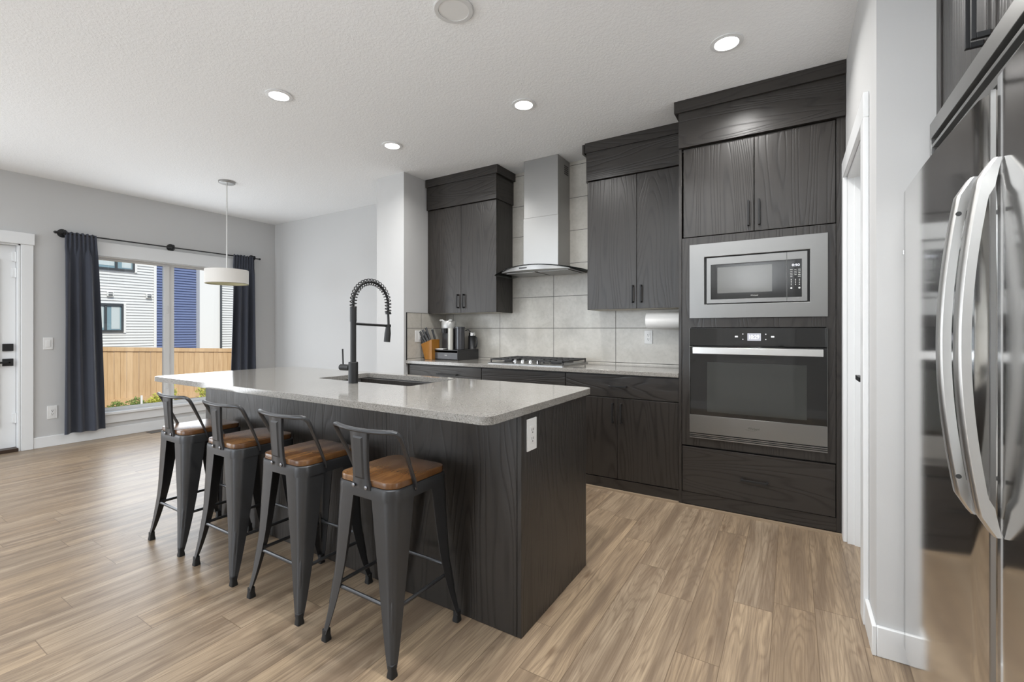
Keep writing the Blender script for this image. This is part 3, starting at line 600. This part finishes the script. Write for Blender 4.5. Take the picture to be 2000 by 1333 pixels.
tag(slab_hole(rrect(-3.575, -.896, 1.302, 2.268, .045, 8), rrect(*S, .02, 4), .885, .916).build('countertop', QUARTZ, None, .003), 'large speckled grey quartz island top with rounded corners', 'countertop')
t = thing('kitchen_sink', 'dark undermount single-bowl sink set in the island top', 'sink', (-2.16, 2.0, .68))
def ring(q, z, r): return [(p[0], p[1], z) for p in rrect(S[0]-.008+q, S[1]+.008-q, S[2]-.008+q, S[3]+.008-q, r, 5)]
M().loft([ring(-.02, .8845, .03), ring(0, .8845, .03), ring(.004, .86, .03), ring(.008, .70, .04), ring(.03, .675, .04), ring(.03, .66, .04), ring(-.006, .68, .04), ring(-.02, .87, .03), ring(-.02, .8845, .03)], caps=False).build('bowl', SINKM, t)
M().loft([ring(.03, .674, .04), ring(.03, .662, .04)]).build('bowl_floor', SINKM, t)
M().lathe([(.045, .674), (.045, .678), (.03, .677)], (-2.16, 2.0, 0), 24).build('drain', CHROME, t)
M().tube([(-2.0, 1.83, .80), (-1.93, 1.83, .80), (-1.85, 1.90, .80), (-1.83, 2.12, .80)], .006).build('bowl_ledge', SINKM, t)
# faucet
FXX, FY, fz = -2.142, 1.742, .916
t = thing('kitchen_faucet', 'black spring-neck kitchen faucet standing beside the island sink', 'faucet', (FXX, FY, fz))
M().lathe([(.027, fz), (.027, fz+.118), (.024, fz+.121)], (FXX, FY, 0), 28).build('base', BLK, t)
M().lathe([(.0165, fz+.118), (.0165, 1.275)], (FXX, FY, 0), 24).build('column', BLK, t)
M().lathe([(.0185, 1.268), (.0185, 1.352), (.015, 1.354)], (FXX, FY, 0), 24).build('collar', BLK, t)
vb = M().tube([(FXX-.02, FY-.008, 1.004), (FXX-.088, FY-.016, 1.004)], .018, 20).build('valve_body', BLK, t); M().tube([(FXX-.072, FY-.013, 1.018), (FXX-.074, FY-.015, 1.11)], .0045, 10).build('lever', BLK, vb)
R = .132; yc = FY + R; zc = 1.375
def arc(q):   # 0..1 along the spring path
    L1, L2, L3 = zc-1.35, PI*R, .055; tot = L1+L2+L3; s = q*tot
    if s < L1: return Vector((FXX, FY, 1.35+s)), Vector((0, 0, 1))
    s -= L1
    if s < L2:
        a = PI - s/R; return Vector((FXX, yc + R*math.cos(a), zc + R*math.sin(a))), Vector((0, math.sin(a), -math.cos(a)))
    s -= L2; return Vector((FXX, yc+R, zc-s)), Vector((0, 0, -1))
M().tube([arc(i/60)[0] for i in range(61)], .0075, 10).build('inner_hose', BLK, t)
turns = 25; pts = []
for i in range(turns*10+1):
    p, tn = arc(i/(turns*10)); e1 = Vector((1, 0, 0)); e2 = tn.cross(e1); a = 2*PI*i/10; pts.append(p + e1*math.cos(a)*.0185 + e2*math.sin(a)*.0185)
M().tube(pts, .0030, 6).build('spring', BLK, t)
ye = yc+R
M().lathe([(.017, 1.318), (.017, 1.334)], (FXX, ye, 0), 20).tube([(FXX, ye, 1.32), (FXX, ye+.004, 1.25)], .0075, 10).build('hose_clip', BLK, t)
M().tube([(FXX, FY+.012, 1.256), (FXX, ye, 1.246)], (.0075), 12).lathe([(.018, 1.238), (.018, 1.254)], (FXX, ye, 0), 20).build('support_arm', BLK, t)
M().tube([(FXX, ye, 1.242), (FXX, ye-.003, 1.20), (FXX, ye-.010, 1.146)], [.014, .0195, .0195], 20).build('spray_head', BLK, t)

# ------------------------------------------------------------------ switches and outlets
def plate_pts(c, w, h, axis):
    return c
def outlet(label, c, face, kind, w=.074, h=.122):
    """face '-Y' on y plane, '+X' on x plane (facing +X)"""
    x, y, z = c; nm = 'wall_outlet' if kind == 'outlet' else 'light_switch'
    t = thing(nm, label, 'outlet' if kind == 'outlet' else 'switch', (x, y, z-h/2))
    def bx(n, mt, u0, u1, z0, z1, d0, d1, bv=.0):
        if face == '-Y': return box(n, mt, t, x+u0, x+u1, y-d1, y-d0, z+z0, z+z1, bv)
        return box(n, mt, t, x+d0, x+d1, y+u0, y+u1, z+z0, z+z1, bv)
    bx('cover_plate', WPL, -w/2, w/2, -h/2, h/2, 0, .006, .002)
    if kind == 'outlet':
        bx('socket_face', WPL, -.018, .018, -.036, .036, .006, .008, .001)
        for zz in (-.021, .015):
            for u in (-.008, .005): bx('socket_slot', SLOT, u, u+.0028, zz, zz+.010, .008, .0086)
            bx('ground_hole', SLOT, -.003, .003, zz-.009, zz-.004, .008, .0086)
    else: bx('rocker', WPL, -.018, .018, -.036, .036, .006, .010, .002)
outlet('white switch plate between the garden door and the curtain', (XL, 1.502, 1.078), '+X', 'switch', .074, .125)
outlet('white outlet low on the wall beside the left curtain', (XL, 1.534, .356), '+X', 'outlet', .078, .136)
outlet('white outlet on the island end panel', (IX1, 1.622, .795), '+X', 'outlet', .078, .13)
outlet('white outlet on the tiled wall below the paper towel', (-1.049, 3.938, 1.159), '-Y', 'outlet', .070, .115)
outlet('white switch on the tiled side wall by the knife block', (-3.292, 3.512, 1.154), '+X', 'switch', .13, .118)

# ------------------------------------------------------------------ things on the back counter
# pod drawer
t = thing('pod_drawer', 'low black coffee pod drawer stand under the coffee maker', 'drawer', (-2.97, 3.725, .916)); X0, X1, Y0, Y1 = -3.123, -2.818, 3.55, 3.90
m = M().box(X0, X1, Y0, Y1, 1.010, 1.020).box(X0, X0+.006, Y0, Y1, .916, 1.010).box(X1-.006, X1, Y0, Y1, .916, 1.010).box(X0+.006, X1-.006, Y1-.006, Y1, .916, 1.010).box(X0+.006, X1-.006, Y0+.012, Y1-.006, .918, .924)
m.build('stand', BLKS, t, .002)
dr = box('drawer', plain('pod_drawer_front', (.06, .06, .065), .3), t, X0+.008, X1-.008, Y0+.002, Y1-.02, .926, .992, .002); text('brand_print', 'Bella', PRINT, dr, (-2.97, Y0+.0018, .965), .012, .030)
# coffee machine on the stand
t = thing('coffee_maker', 'silver and black pod coffee maker on the pod drawer', 'coffee maker', (-2.97, 3.70, 1.020)); cxx, cy = -2.985, 3.685
M().lathe([(.074, 1.237), (.075, 1.242), (.075, 1.300), (.068, 1.310), (.03, 1.314)], (-3.026, 3.665, 0), 30).build('brew_head', SILVER, t)
M().tube([(-3.106, 3.625, 1.318), (-3.076, 3.625, 1.319), (-3.050, 3.63, 1.310), (-3.010, 3.63, 1.310), (-2.982, 3.63, 1.320), (-2.955, 3.632, 1.318)], [.013, .013, .006, .006, .013, .011], 12).build('lever', SILVER, t)
M().tube([(-2.966, 3.620, 1.020), (-2.966, 3.620, 1.237)], .028, 24).build('front_column', plain('cream_metal', (.52, .51, .47), .35, .3), t)
M().box(-3.095, -2.99, 3.635, 3.80, 1.020, 1.236).build('body', BLKS, t, .012)
M().lathe([(.030, 1.190), (.034, 1.235)], (-3.042, 3.615, 0), 20).build('spout', BLKS, t)
M().box(-3.11, -3.0, 3.545, 3.63, 1.020, 1.034).build('drip_tray', SATIN, t, .005)
M().lathe([(.054, 1.022), (.054, 1.238), (.056, 1.240), (.056, 1.252), (.02, 1.256)], (-2.918, 3.705, 0), 30).build('water_tank', plain('smoked_tank', (.05, .05, .055), .12), t)
# milk frother
t = thing('milk_frother', 'small black milk frother with chrome lid right of the coffee maker', 'frother', (-2.85, 3.845, 1.020))
M().lathe([(.044, 1.020), (.044, 1.024), (.040, 1.030), (.040, 1.155), (.042, 1.160)], (-2.855, 3.838, 0), 26).build('jug', BLKS, t)
M().lathe([(.036, 1.1605), (.036, 1.192), (.026, 1.200)], (-2.855, 3.838, 0), 26).build('lid', CHROME, t)
M().tube([(-2.816, 3.832, 1.150), (-2.788, 3.826, 1.140), (-2.782, 3.826, 1.08), (-2.792, 3.828, 1.045), (-2.816, 3.834, 1.04)], .006, 8).build('handle', BLKS, t)
M().tube([(-2.865, 3.825, 1.197), (-2.89, 3.815, 1.225), (-2.92, 3.808, 1.215)], .006, 8).build('lid_lever', BLKS, t)
# knife block: a slanted wooden block leaning to the left, slots on its upper face
t0 = thing('knife_block', 'slanted honey-brown wooden knife block by the tiled side wall', 'knife block', (-3.19, 3.55, .916)); bx, by = -3.165, 3.56
prof = [(bx-.045, .916), (bx+.055, .916), (bx+.055, 1.095), (bx-.105, 1.068)]
def kb(u, v, dy): return (u, by+dy, v)
blk = M().prism([(-.045+bx, .916), (.05+bx, .916), (.045+bx, 1.125), (-.10+bx, 1.075)], 'Y', by-.055, by+.07).build('block', BLOCK, t0, .004)
KH = BLKS
for i, (dx, dy, ln, lx) in enumerate(((-.078, -.030, .10, -.035), (-.052, -.034, .115, -.032), (-.024, -.030, .12, -.028), (.004, -.025, .125, -.022), (-.066, .025, .10, -.034), (-.036, .03, .11, -.030), (.022, .028, .10, -.012))):
    zb = 1.075 + (dx+.10)*(.05/.145) - .002; p0 = Vector((bx+dx, by+dy, zb)); dv = Vector((lx*2.2, -.012, ln)).normalized()
    ln *= 1.15; k = thing('kitchen_knife', 'black-handled kitchen knife standing in the wooden block', 'knife', tuple(p0), 'knives in the block')
    M().tube([p0 + dv*.004, p0 + dv*.02, p0 + dv*(ln*.6), p0 + dv*ln], [(.008, .011), (.0088, .013), (.008, .011), (.010, .014)], 10).build('knife_handle', KH, k)
    M().tube([p0 + dv*ln, p0 + dv*(ln+.006)], [(.0085, .012), (.006, .009)], 10).build('end_cap', CHROME, k); M().tube([p0 - dv*.0, p0 + dv*.005], (.008), 10).build('bolster', CHROME, k)
# paper towel
tag(M().lathe([(.019, 0), (.066, 0), (.068, .004), (.068, .280), (.066, .284), (.019, .284), (.019, 0)], (-1.012, 3.76, 1.297), 36, 'X').build('paper_towel_roll', PAPER, None), 'white paper towel roll hanging under the right wall cabinet', 'paper towel')
t = thing('towel_holder', 'dark paper towel holder fixed under the right wall cabinet', 'holder', (-.87, 3.76, 1.39))
M().tube([(-1.02, 3.76, 1.297), (-.70, 3.76, 1.297)], .010, 12).box(-.712, -.70, 3.74, 3.78, 1.285, 1.392).build('rod', BLK, t); M().lathe([(.016, -1.026), (.016, -1.016)], (0, 3.76, 1.297), 16, 'X').build('end_knob', BLK, t)

# ------------------------------------------------------------------ bar stools
def stool():
    root = bpy.data.objects.new('bar_stool', None); C.objects.link(root); root.empty_display_size = .05; root['category'] = 'stool'; root['group'] = 'metal bar stools along the island'
    sw = .155; sz = .660
    M().loft([[(p[0], p[1], z) for p in rrect(-sw+i, sw-i, -sw+i, sw-i, .052-i, 8)] for z, i in ((sz-.024, .002), (sz-.022, 0), (sz-.004, 0), (sz-.0012, .0015), (sz, .005))]).build('seat', SEATW, root)
    # pressed metal seat pan and apron
    o1 = lambda i, z: [(p[0], p[1], z) for p in rrect(-.160+i, .160-i, -.160+i, .160-i, .055-i, 8)]
    M().loft([o1(.004, sz-.0245), o1(0, sz-.028), o1(-.002, sz-.040), o1(-.002, sz-.070), o1(.002, sz-.070), o1(.002, sz-.036), o1(.012, sz-.034)], caps=True).build('seat_frame', GUN, root)
    M().tube([(-.13, -.13, .585), (.13, .13, .585)], (.003, .012), 6).tube([(-.13, .13, .580), (.13, -.13, .580)], (.003, .012), 6).build('cross_brace', GUN, root)
    ztop, zbot = sz-.060, .03
    def legc(t): return .159 + .013*t + .022*max(0, (t-.45)/.55)**1.7
    for sx_, sy_ in ((-1, -1), (1, -1), (1, 1), (-1, 1)):
        rings = []
        for i in range(15):
            t = i/14; z = ztop + (zbot-ztop)*t; c = legc(t); w = .086*(1-t)**.85 + .024; r = min(w*.45, .034*(1-t)+.013); th = .0035
            po = []; pin = []
            for a in range(7):
                an = math.radians(90*a/6); po.append((c-r+r*math.cos(an), c-r+r*math.sin(an))); ri = max(r-th, .001); pin.append((c-r+ri*math.cos(an), c-r+ri*math.sin(an)))
            ol = [(c, c-w)] + po + [(c-w, c)]; il = [(c-w, c-th)] + pin[::-1] + [(c-th, c-w)]
            rings.append([(sx_*p[0], sy_*p[1], z) for p in ol + il])
        lg = M().loft(rings); rib = []
        for i in range(8, 13):
            t = i/14; z = ztop + (zbot-ztop)*t; c = legc(t); r = min((.086*(1-t)**.85+.024)*.45, .034*(1-t)+.013); q = c - r*.293 - .0035; rib.append((sx_*q, sy_*q, z))
        lg.tube(rib, [.002] + [.007]*3 + [.002], 8)
        lg = lg.build('leg', GUN, root, ang=50)
        c = legc(1)-.0125; x, y = sx_*c, sy_*c
        M().loft([[(x+p[0], y+p[1], z) for p in rrect(-h, h, -h, h, .006, 4)] for z, h in ((0, .0150), (.006, .0152), (.022, .0128), (.044, .0126), (.046, .010))]).build('rubber_foot', RUBBER, lg)
    def st(a, b, z1, z2):
        A, B = Vector((a[0], a[1], z1)), Vector((b[0], b[1], z2)); d = B-A
        M().tube([A, A+d*.07, A+d*.13, A+d*.87, A+d*.93, B], [(.0025, .011), (.0025, .011), .0075, .0075, (.0025, .011), (.0025, .011)], 10).build('stretcher', GUN, root)
    q = .157
    st((-q, -q-.005), (q, -q-.005), .222, .222); st((-q, q+.005), (q, q+.005), .232, .232); st((-q-.005, -q), (-q-.005, q), .212, .212); st((q+.005, -q), (q+.005, q), .212, .212)
    # low back: bent tube rail, splat, bolts
    L = [(.163, -.045, .612), (.164, -.050, .640), (.170, -.085, .720), (.178, -.128, .810), (.178, -.140, .833), (.170, -.150, .846), (.155, -.157, .850), (.10, -.170, .848), (.05, -.176, .847)]
    pts = L + [(0, -.178, .8465)] + [(-p[0], p[1], p[2]) for p in reversed(L)]
    rad = [(.003, .012), (.003, .013), (.0065, .0095)] + [.009]*13 + [(.0065, .0095), (.003, .013), (.003, .012)]
    M().tube(pts, rad, 10).build('back_rail', GUN, root)
    rings = []
    for i in range(13):
        t = i/12; z = .845 - .222*t; w = .049 - .008*math.sin(PI*t*.8) + (.004 if i > 10 else 0); y = -.178 + .008*t + .006*t*t
        rings.append([(-w, y, z), (-w+.004, y-.003, z), (w-.004, y-.003, z), (w, y, z), (w, y+.010, z), (w-.003, y+.010, z), (w-.003, y+.001, z), (-w+.003, y+.001, z), (-w+.003, y+.010, z), (-w, y+.010, z)])
    sp = M().loft(rings).build('splat', GUN, root, ang=50)
    pr = []
    for za, zb_, i in ((.824, .664, 0), (.818, .671, .0065)):
        ya = -.1815 + .008*(.845-za)/.222; yb2 = -.178 + .008*(.845-zb_)/.222 + .006*((.845-zb_)/.222)**2 - .003
        pr.append([(-.027+i, ya+.0004-(.0055 if i else 0), za), (.027-i, ya+.0004-(.0055 if i else 0), za), (.0255-i, yb2-(.0055 if i else 0), zb_), (-.0255+i, yb2-(.0055 if i else 0), zb_)])
    M().loft(pr).build('embossed_panel', GUN, sp)
    for x in (-.034, .034): M().lathe([(.0075, -.1735), (.0075, -.170), (.004, -.168)][::-1] + [(.0005, -.1755)], (x, 0, .634), 14, 'Y').build('bolt', BOLT, sp)
    for s in (-1, 1): M().lathe([(.0065, .166*s), (.0065, .1695*s), (.001, .1705*s)], (0, -.047, .622), 12, 'X').build('bolt', BOLT, root)
    return root
st0 = stool()
SL = ['gunmetal bar stool farthest from the camera, nearest the dining window', 'second gunmetal bar stool from the dining window end of the island', 'second gunmetal bar stool from the camera end of the island', 'nearest gunmetal bar stool, at the island end with the outlet']
for i, (x, y, rz) in enumerate(((-2.992, 1.335, 0), (-2.452, 1.332, 0), (-1.922, 1.325, 0), (-1.379, 1.322, 0))):
    o = st0 if i == 0 else copy_tree(st0)
    o.location = (x, y, 0); o.rotation_euler = (0, 0, math.radians(rz)); o['label'] = SL[i]

# ------------------------------------------------------------------ curtains, rod, pendant, lights, vent
CX = XL + .075
t = thing('curtain_rod', 'thin black curtain rod above the dining window', 'curtain rod', (CX, 2.6, 2.24))
M().tube([(CX, 1.555, 2.243), (CX, 3.665, 2.243)], .008, 10).build('rod', BLK, t)
for y in (1.612, 2.602, 3.60):
    M().lathe([(.045, XL+.001), (.045, XL+.008), (.014, XL+.012), (.010, CX-.008)], (0, y, 2.25), 22, 'X').build('bracket', BLK, t)
    M().lathe([(.030, y-.005), (.030, y+.005)], (CX, 0, 2.25), 20, 'Y').build('bracket_ring', BLK, t)
for s, y in ((-1, 1.555), (1, 3.665)): M().lathe([(.008, y), (.014, y+s*.006), (.014, y+s*.02), (.004, y+s*.03)], (CX, 0, 2.243), 14, 'Y').build('finial', BLK, t)
def curtain(label, yt0, yt1, yb0, yb1, z0, ph, folds, hem=True):
    n, rws = 96, 26; t = thing('curtain', label, 'curtain', (CX, (yt0+yt1)/2, z0)); g = []
    for r in range(rws+1):
        q = r/rws; z = 2.262 - (2.262-z0)*q; row = []
        for i in range(n+1):
            s = i/n; a = yt0 + (yt1-yt0)*s; b = yb0 + (yb1-yb0)*s; y = a + (b-a)*(q**.8)
            amp = .012 + .030*min(1, q*2.2); x = CX + .012 + amp*(math.sin(2*PI*folds*s + ph + .5*math.sin(3*q))*(1-.3*q) + .4*math.sin(2*PI*folds*.5*s + ph*2 + q))
            if q < .08: x = CX + .010 + .010*math.sin(2*PI*folds*2.5*s) 
            row.append((x, y, z + .006*math.sin(2*PI*folds*2*s)*(1 if r == 0 else 0)))
        g.append(row)
    th = .004; m = M(); N1 = n+1
    m.loft([ [p for p in row] + [(p[0]-th, p[1], p[2]) for p in reversed(row)] for row in g]); m.build('panel', CURTAIN, t, ang=80)
curtain('navy-grey curtain panel hanging at the left side of the dining window', 1.612, 1.868, 1.600, 1.945, .118, .4, 3.0)
curtain('navy-grey curtain panel hanging at the right side of the dining window', 3.315, 3.595, 3.25, 3.615, .118, 1.2, 3.2)
px, py = -5.121, 2.528
t = thing('pendant_lamp', 'white drum pendant lamp hanging before the dining window', 'lamp', (px, py, 1.71))
M().lathe([(.078, CZ-.001), (.078, CZ-.016), (.070, CZ-.022), (.012, CZ-.024)], (px, py, 0), 32).build('ceiling_canopy', STEEL, t); M().tube([(px, py, CZ-.02), (px, py, 1.80)], .0065, 10).build('rod', SATIN, t)
sh = M().lathe([(.200, 1.712), (.202, 1.712), (.202, 1.858), (.200, 1.858), (.200, 1.712)], (px, py, 0), 64).build('shade', LINEN, t)
M().lathe([(.1995, 1.7125), (.1995, 1.8575), (.1985, 1.8575), (.1985, 1.7125), (.1995, 1.7125)], (px, py, 0), 64).build('shade_lining', GOLDIN, sh)
M().lathe([(.203, 1.709), (.203, 1.714), (.198, 1.714), (.198, 1.709), (.203, 1.709)], (px, py, 0), 64).build('shade_rim', plain('bronze_rim', (.25, .21, .13), .4, .5), sh)
m = M().tube([(px-.198, py, 1.845), (px+.198, py, 1.845)], .003, 6).tube([(px, py-.198, 1.845), (px, py+.198, 1.845)], .003, 6); m.build('spider', SATIN, t)
for a in (0, 2.1, 4.2): M().lathe([(.014, 1.80), (.014, 1.84)], (px+.09*math.cos(a), py+.09*math.sin(a), 0), 12).lathe([(.004, 1.735), (.024, 1.745), (.03, 1.765), (.02, 1.79), (.013, 1.80)], (px+.09*math.cos(a), py+.09*math.sin(a), 0), 16).build('bulb', WPL, t)
def downlight(label, x, y, e):
    t = thing('ceiling_downlight', label, 'light', (x, y, CZ-.008), 'recessed lights in the ceiling')
    M().lathe([(.060, CZ-.001), (.084, CZ-.001), (.084, CZ-.006), (.062, CZ-.009), (.060, CZ-.006), (.060, CZ-.001)], (x, y, 0), 40).build('trim_ring', TRIMW, t)
    M().lathe([(.0598, CZ-.0015), (.0598, CZ-.007), (.001, CZ-.0075)], (x, y, 0), 40).build('diffuser', LAMP, t)
    light('downlight_lamp', 'AREA', (x, y, CZ-.012), (0, 0, 0), e, (1, .985, .96), shape='DISK', size=.115, spread=math.radians(150))
for lb, x, y in (('lit recessed downlight above the stools, leftmost of the four', -2.937, 1.781), ('lit recessed downlight toward the stub wall, smallest of the four', -2.91, 2.772), ('lit recessed downlight in front of the range hood', -1.598, 2.752), ('lit recessed downlight in front of the oven tower', -.306, 2.743)): downlight(lb, x, y, 4.3)
downlight('unseen downlight added to brighten the aisle near the refrigerator', -.85, 1.42, 9)  # unseen fixture added to lift the aisle floor and island end
t = thing('ceiling_speaker', 'unlit round white ceiling speaker at the top edge of the view', 'speaker', (-1.416, 1.752, CZ-.01))
M().lathe([(.075, CZ-.001), (.098, CZ-.001), (.098, CZ-.008), (.094, CZ-.011), (.075, CZ-.011), (.075, CZ-.001)], (-1.416, 1.752, 0), 44).build('rim', SPEAK, t); M().lathe([(.0745, CZ-.001), (.0745, CZ-.008), (.001, CZ-.0085)], (-1.416, 1.752, 0), 44).build('grille', WPL, t)
t = thing('floor_vent', 'brown metal floor register below the dining window', 'vent', (-6.48, 2.42, 0))
M().box(-6.56, -6.41, 2.325, 2.515, .0005, .004).build('vent_plate', plain('bronze_register', (.10, .075, .055), .4, .4), t)
m = M()
for k in range(9): m.box(-6.545, -6.425, 2.34+.019*k, 2.348+.019*k, .004, .0046)
m.build('vent_slot', SLOT, t)
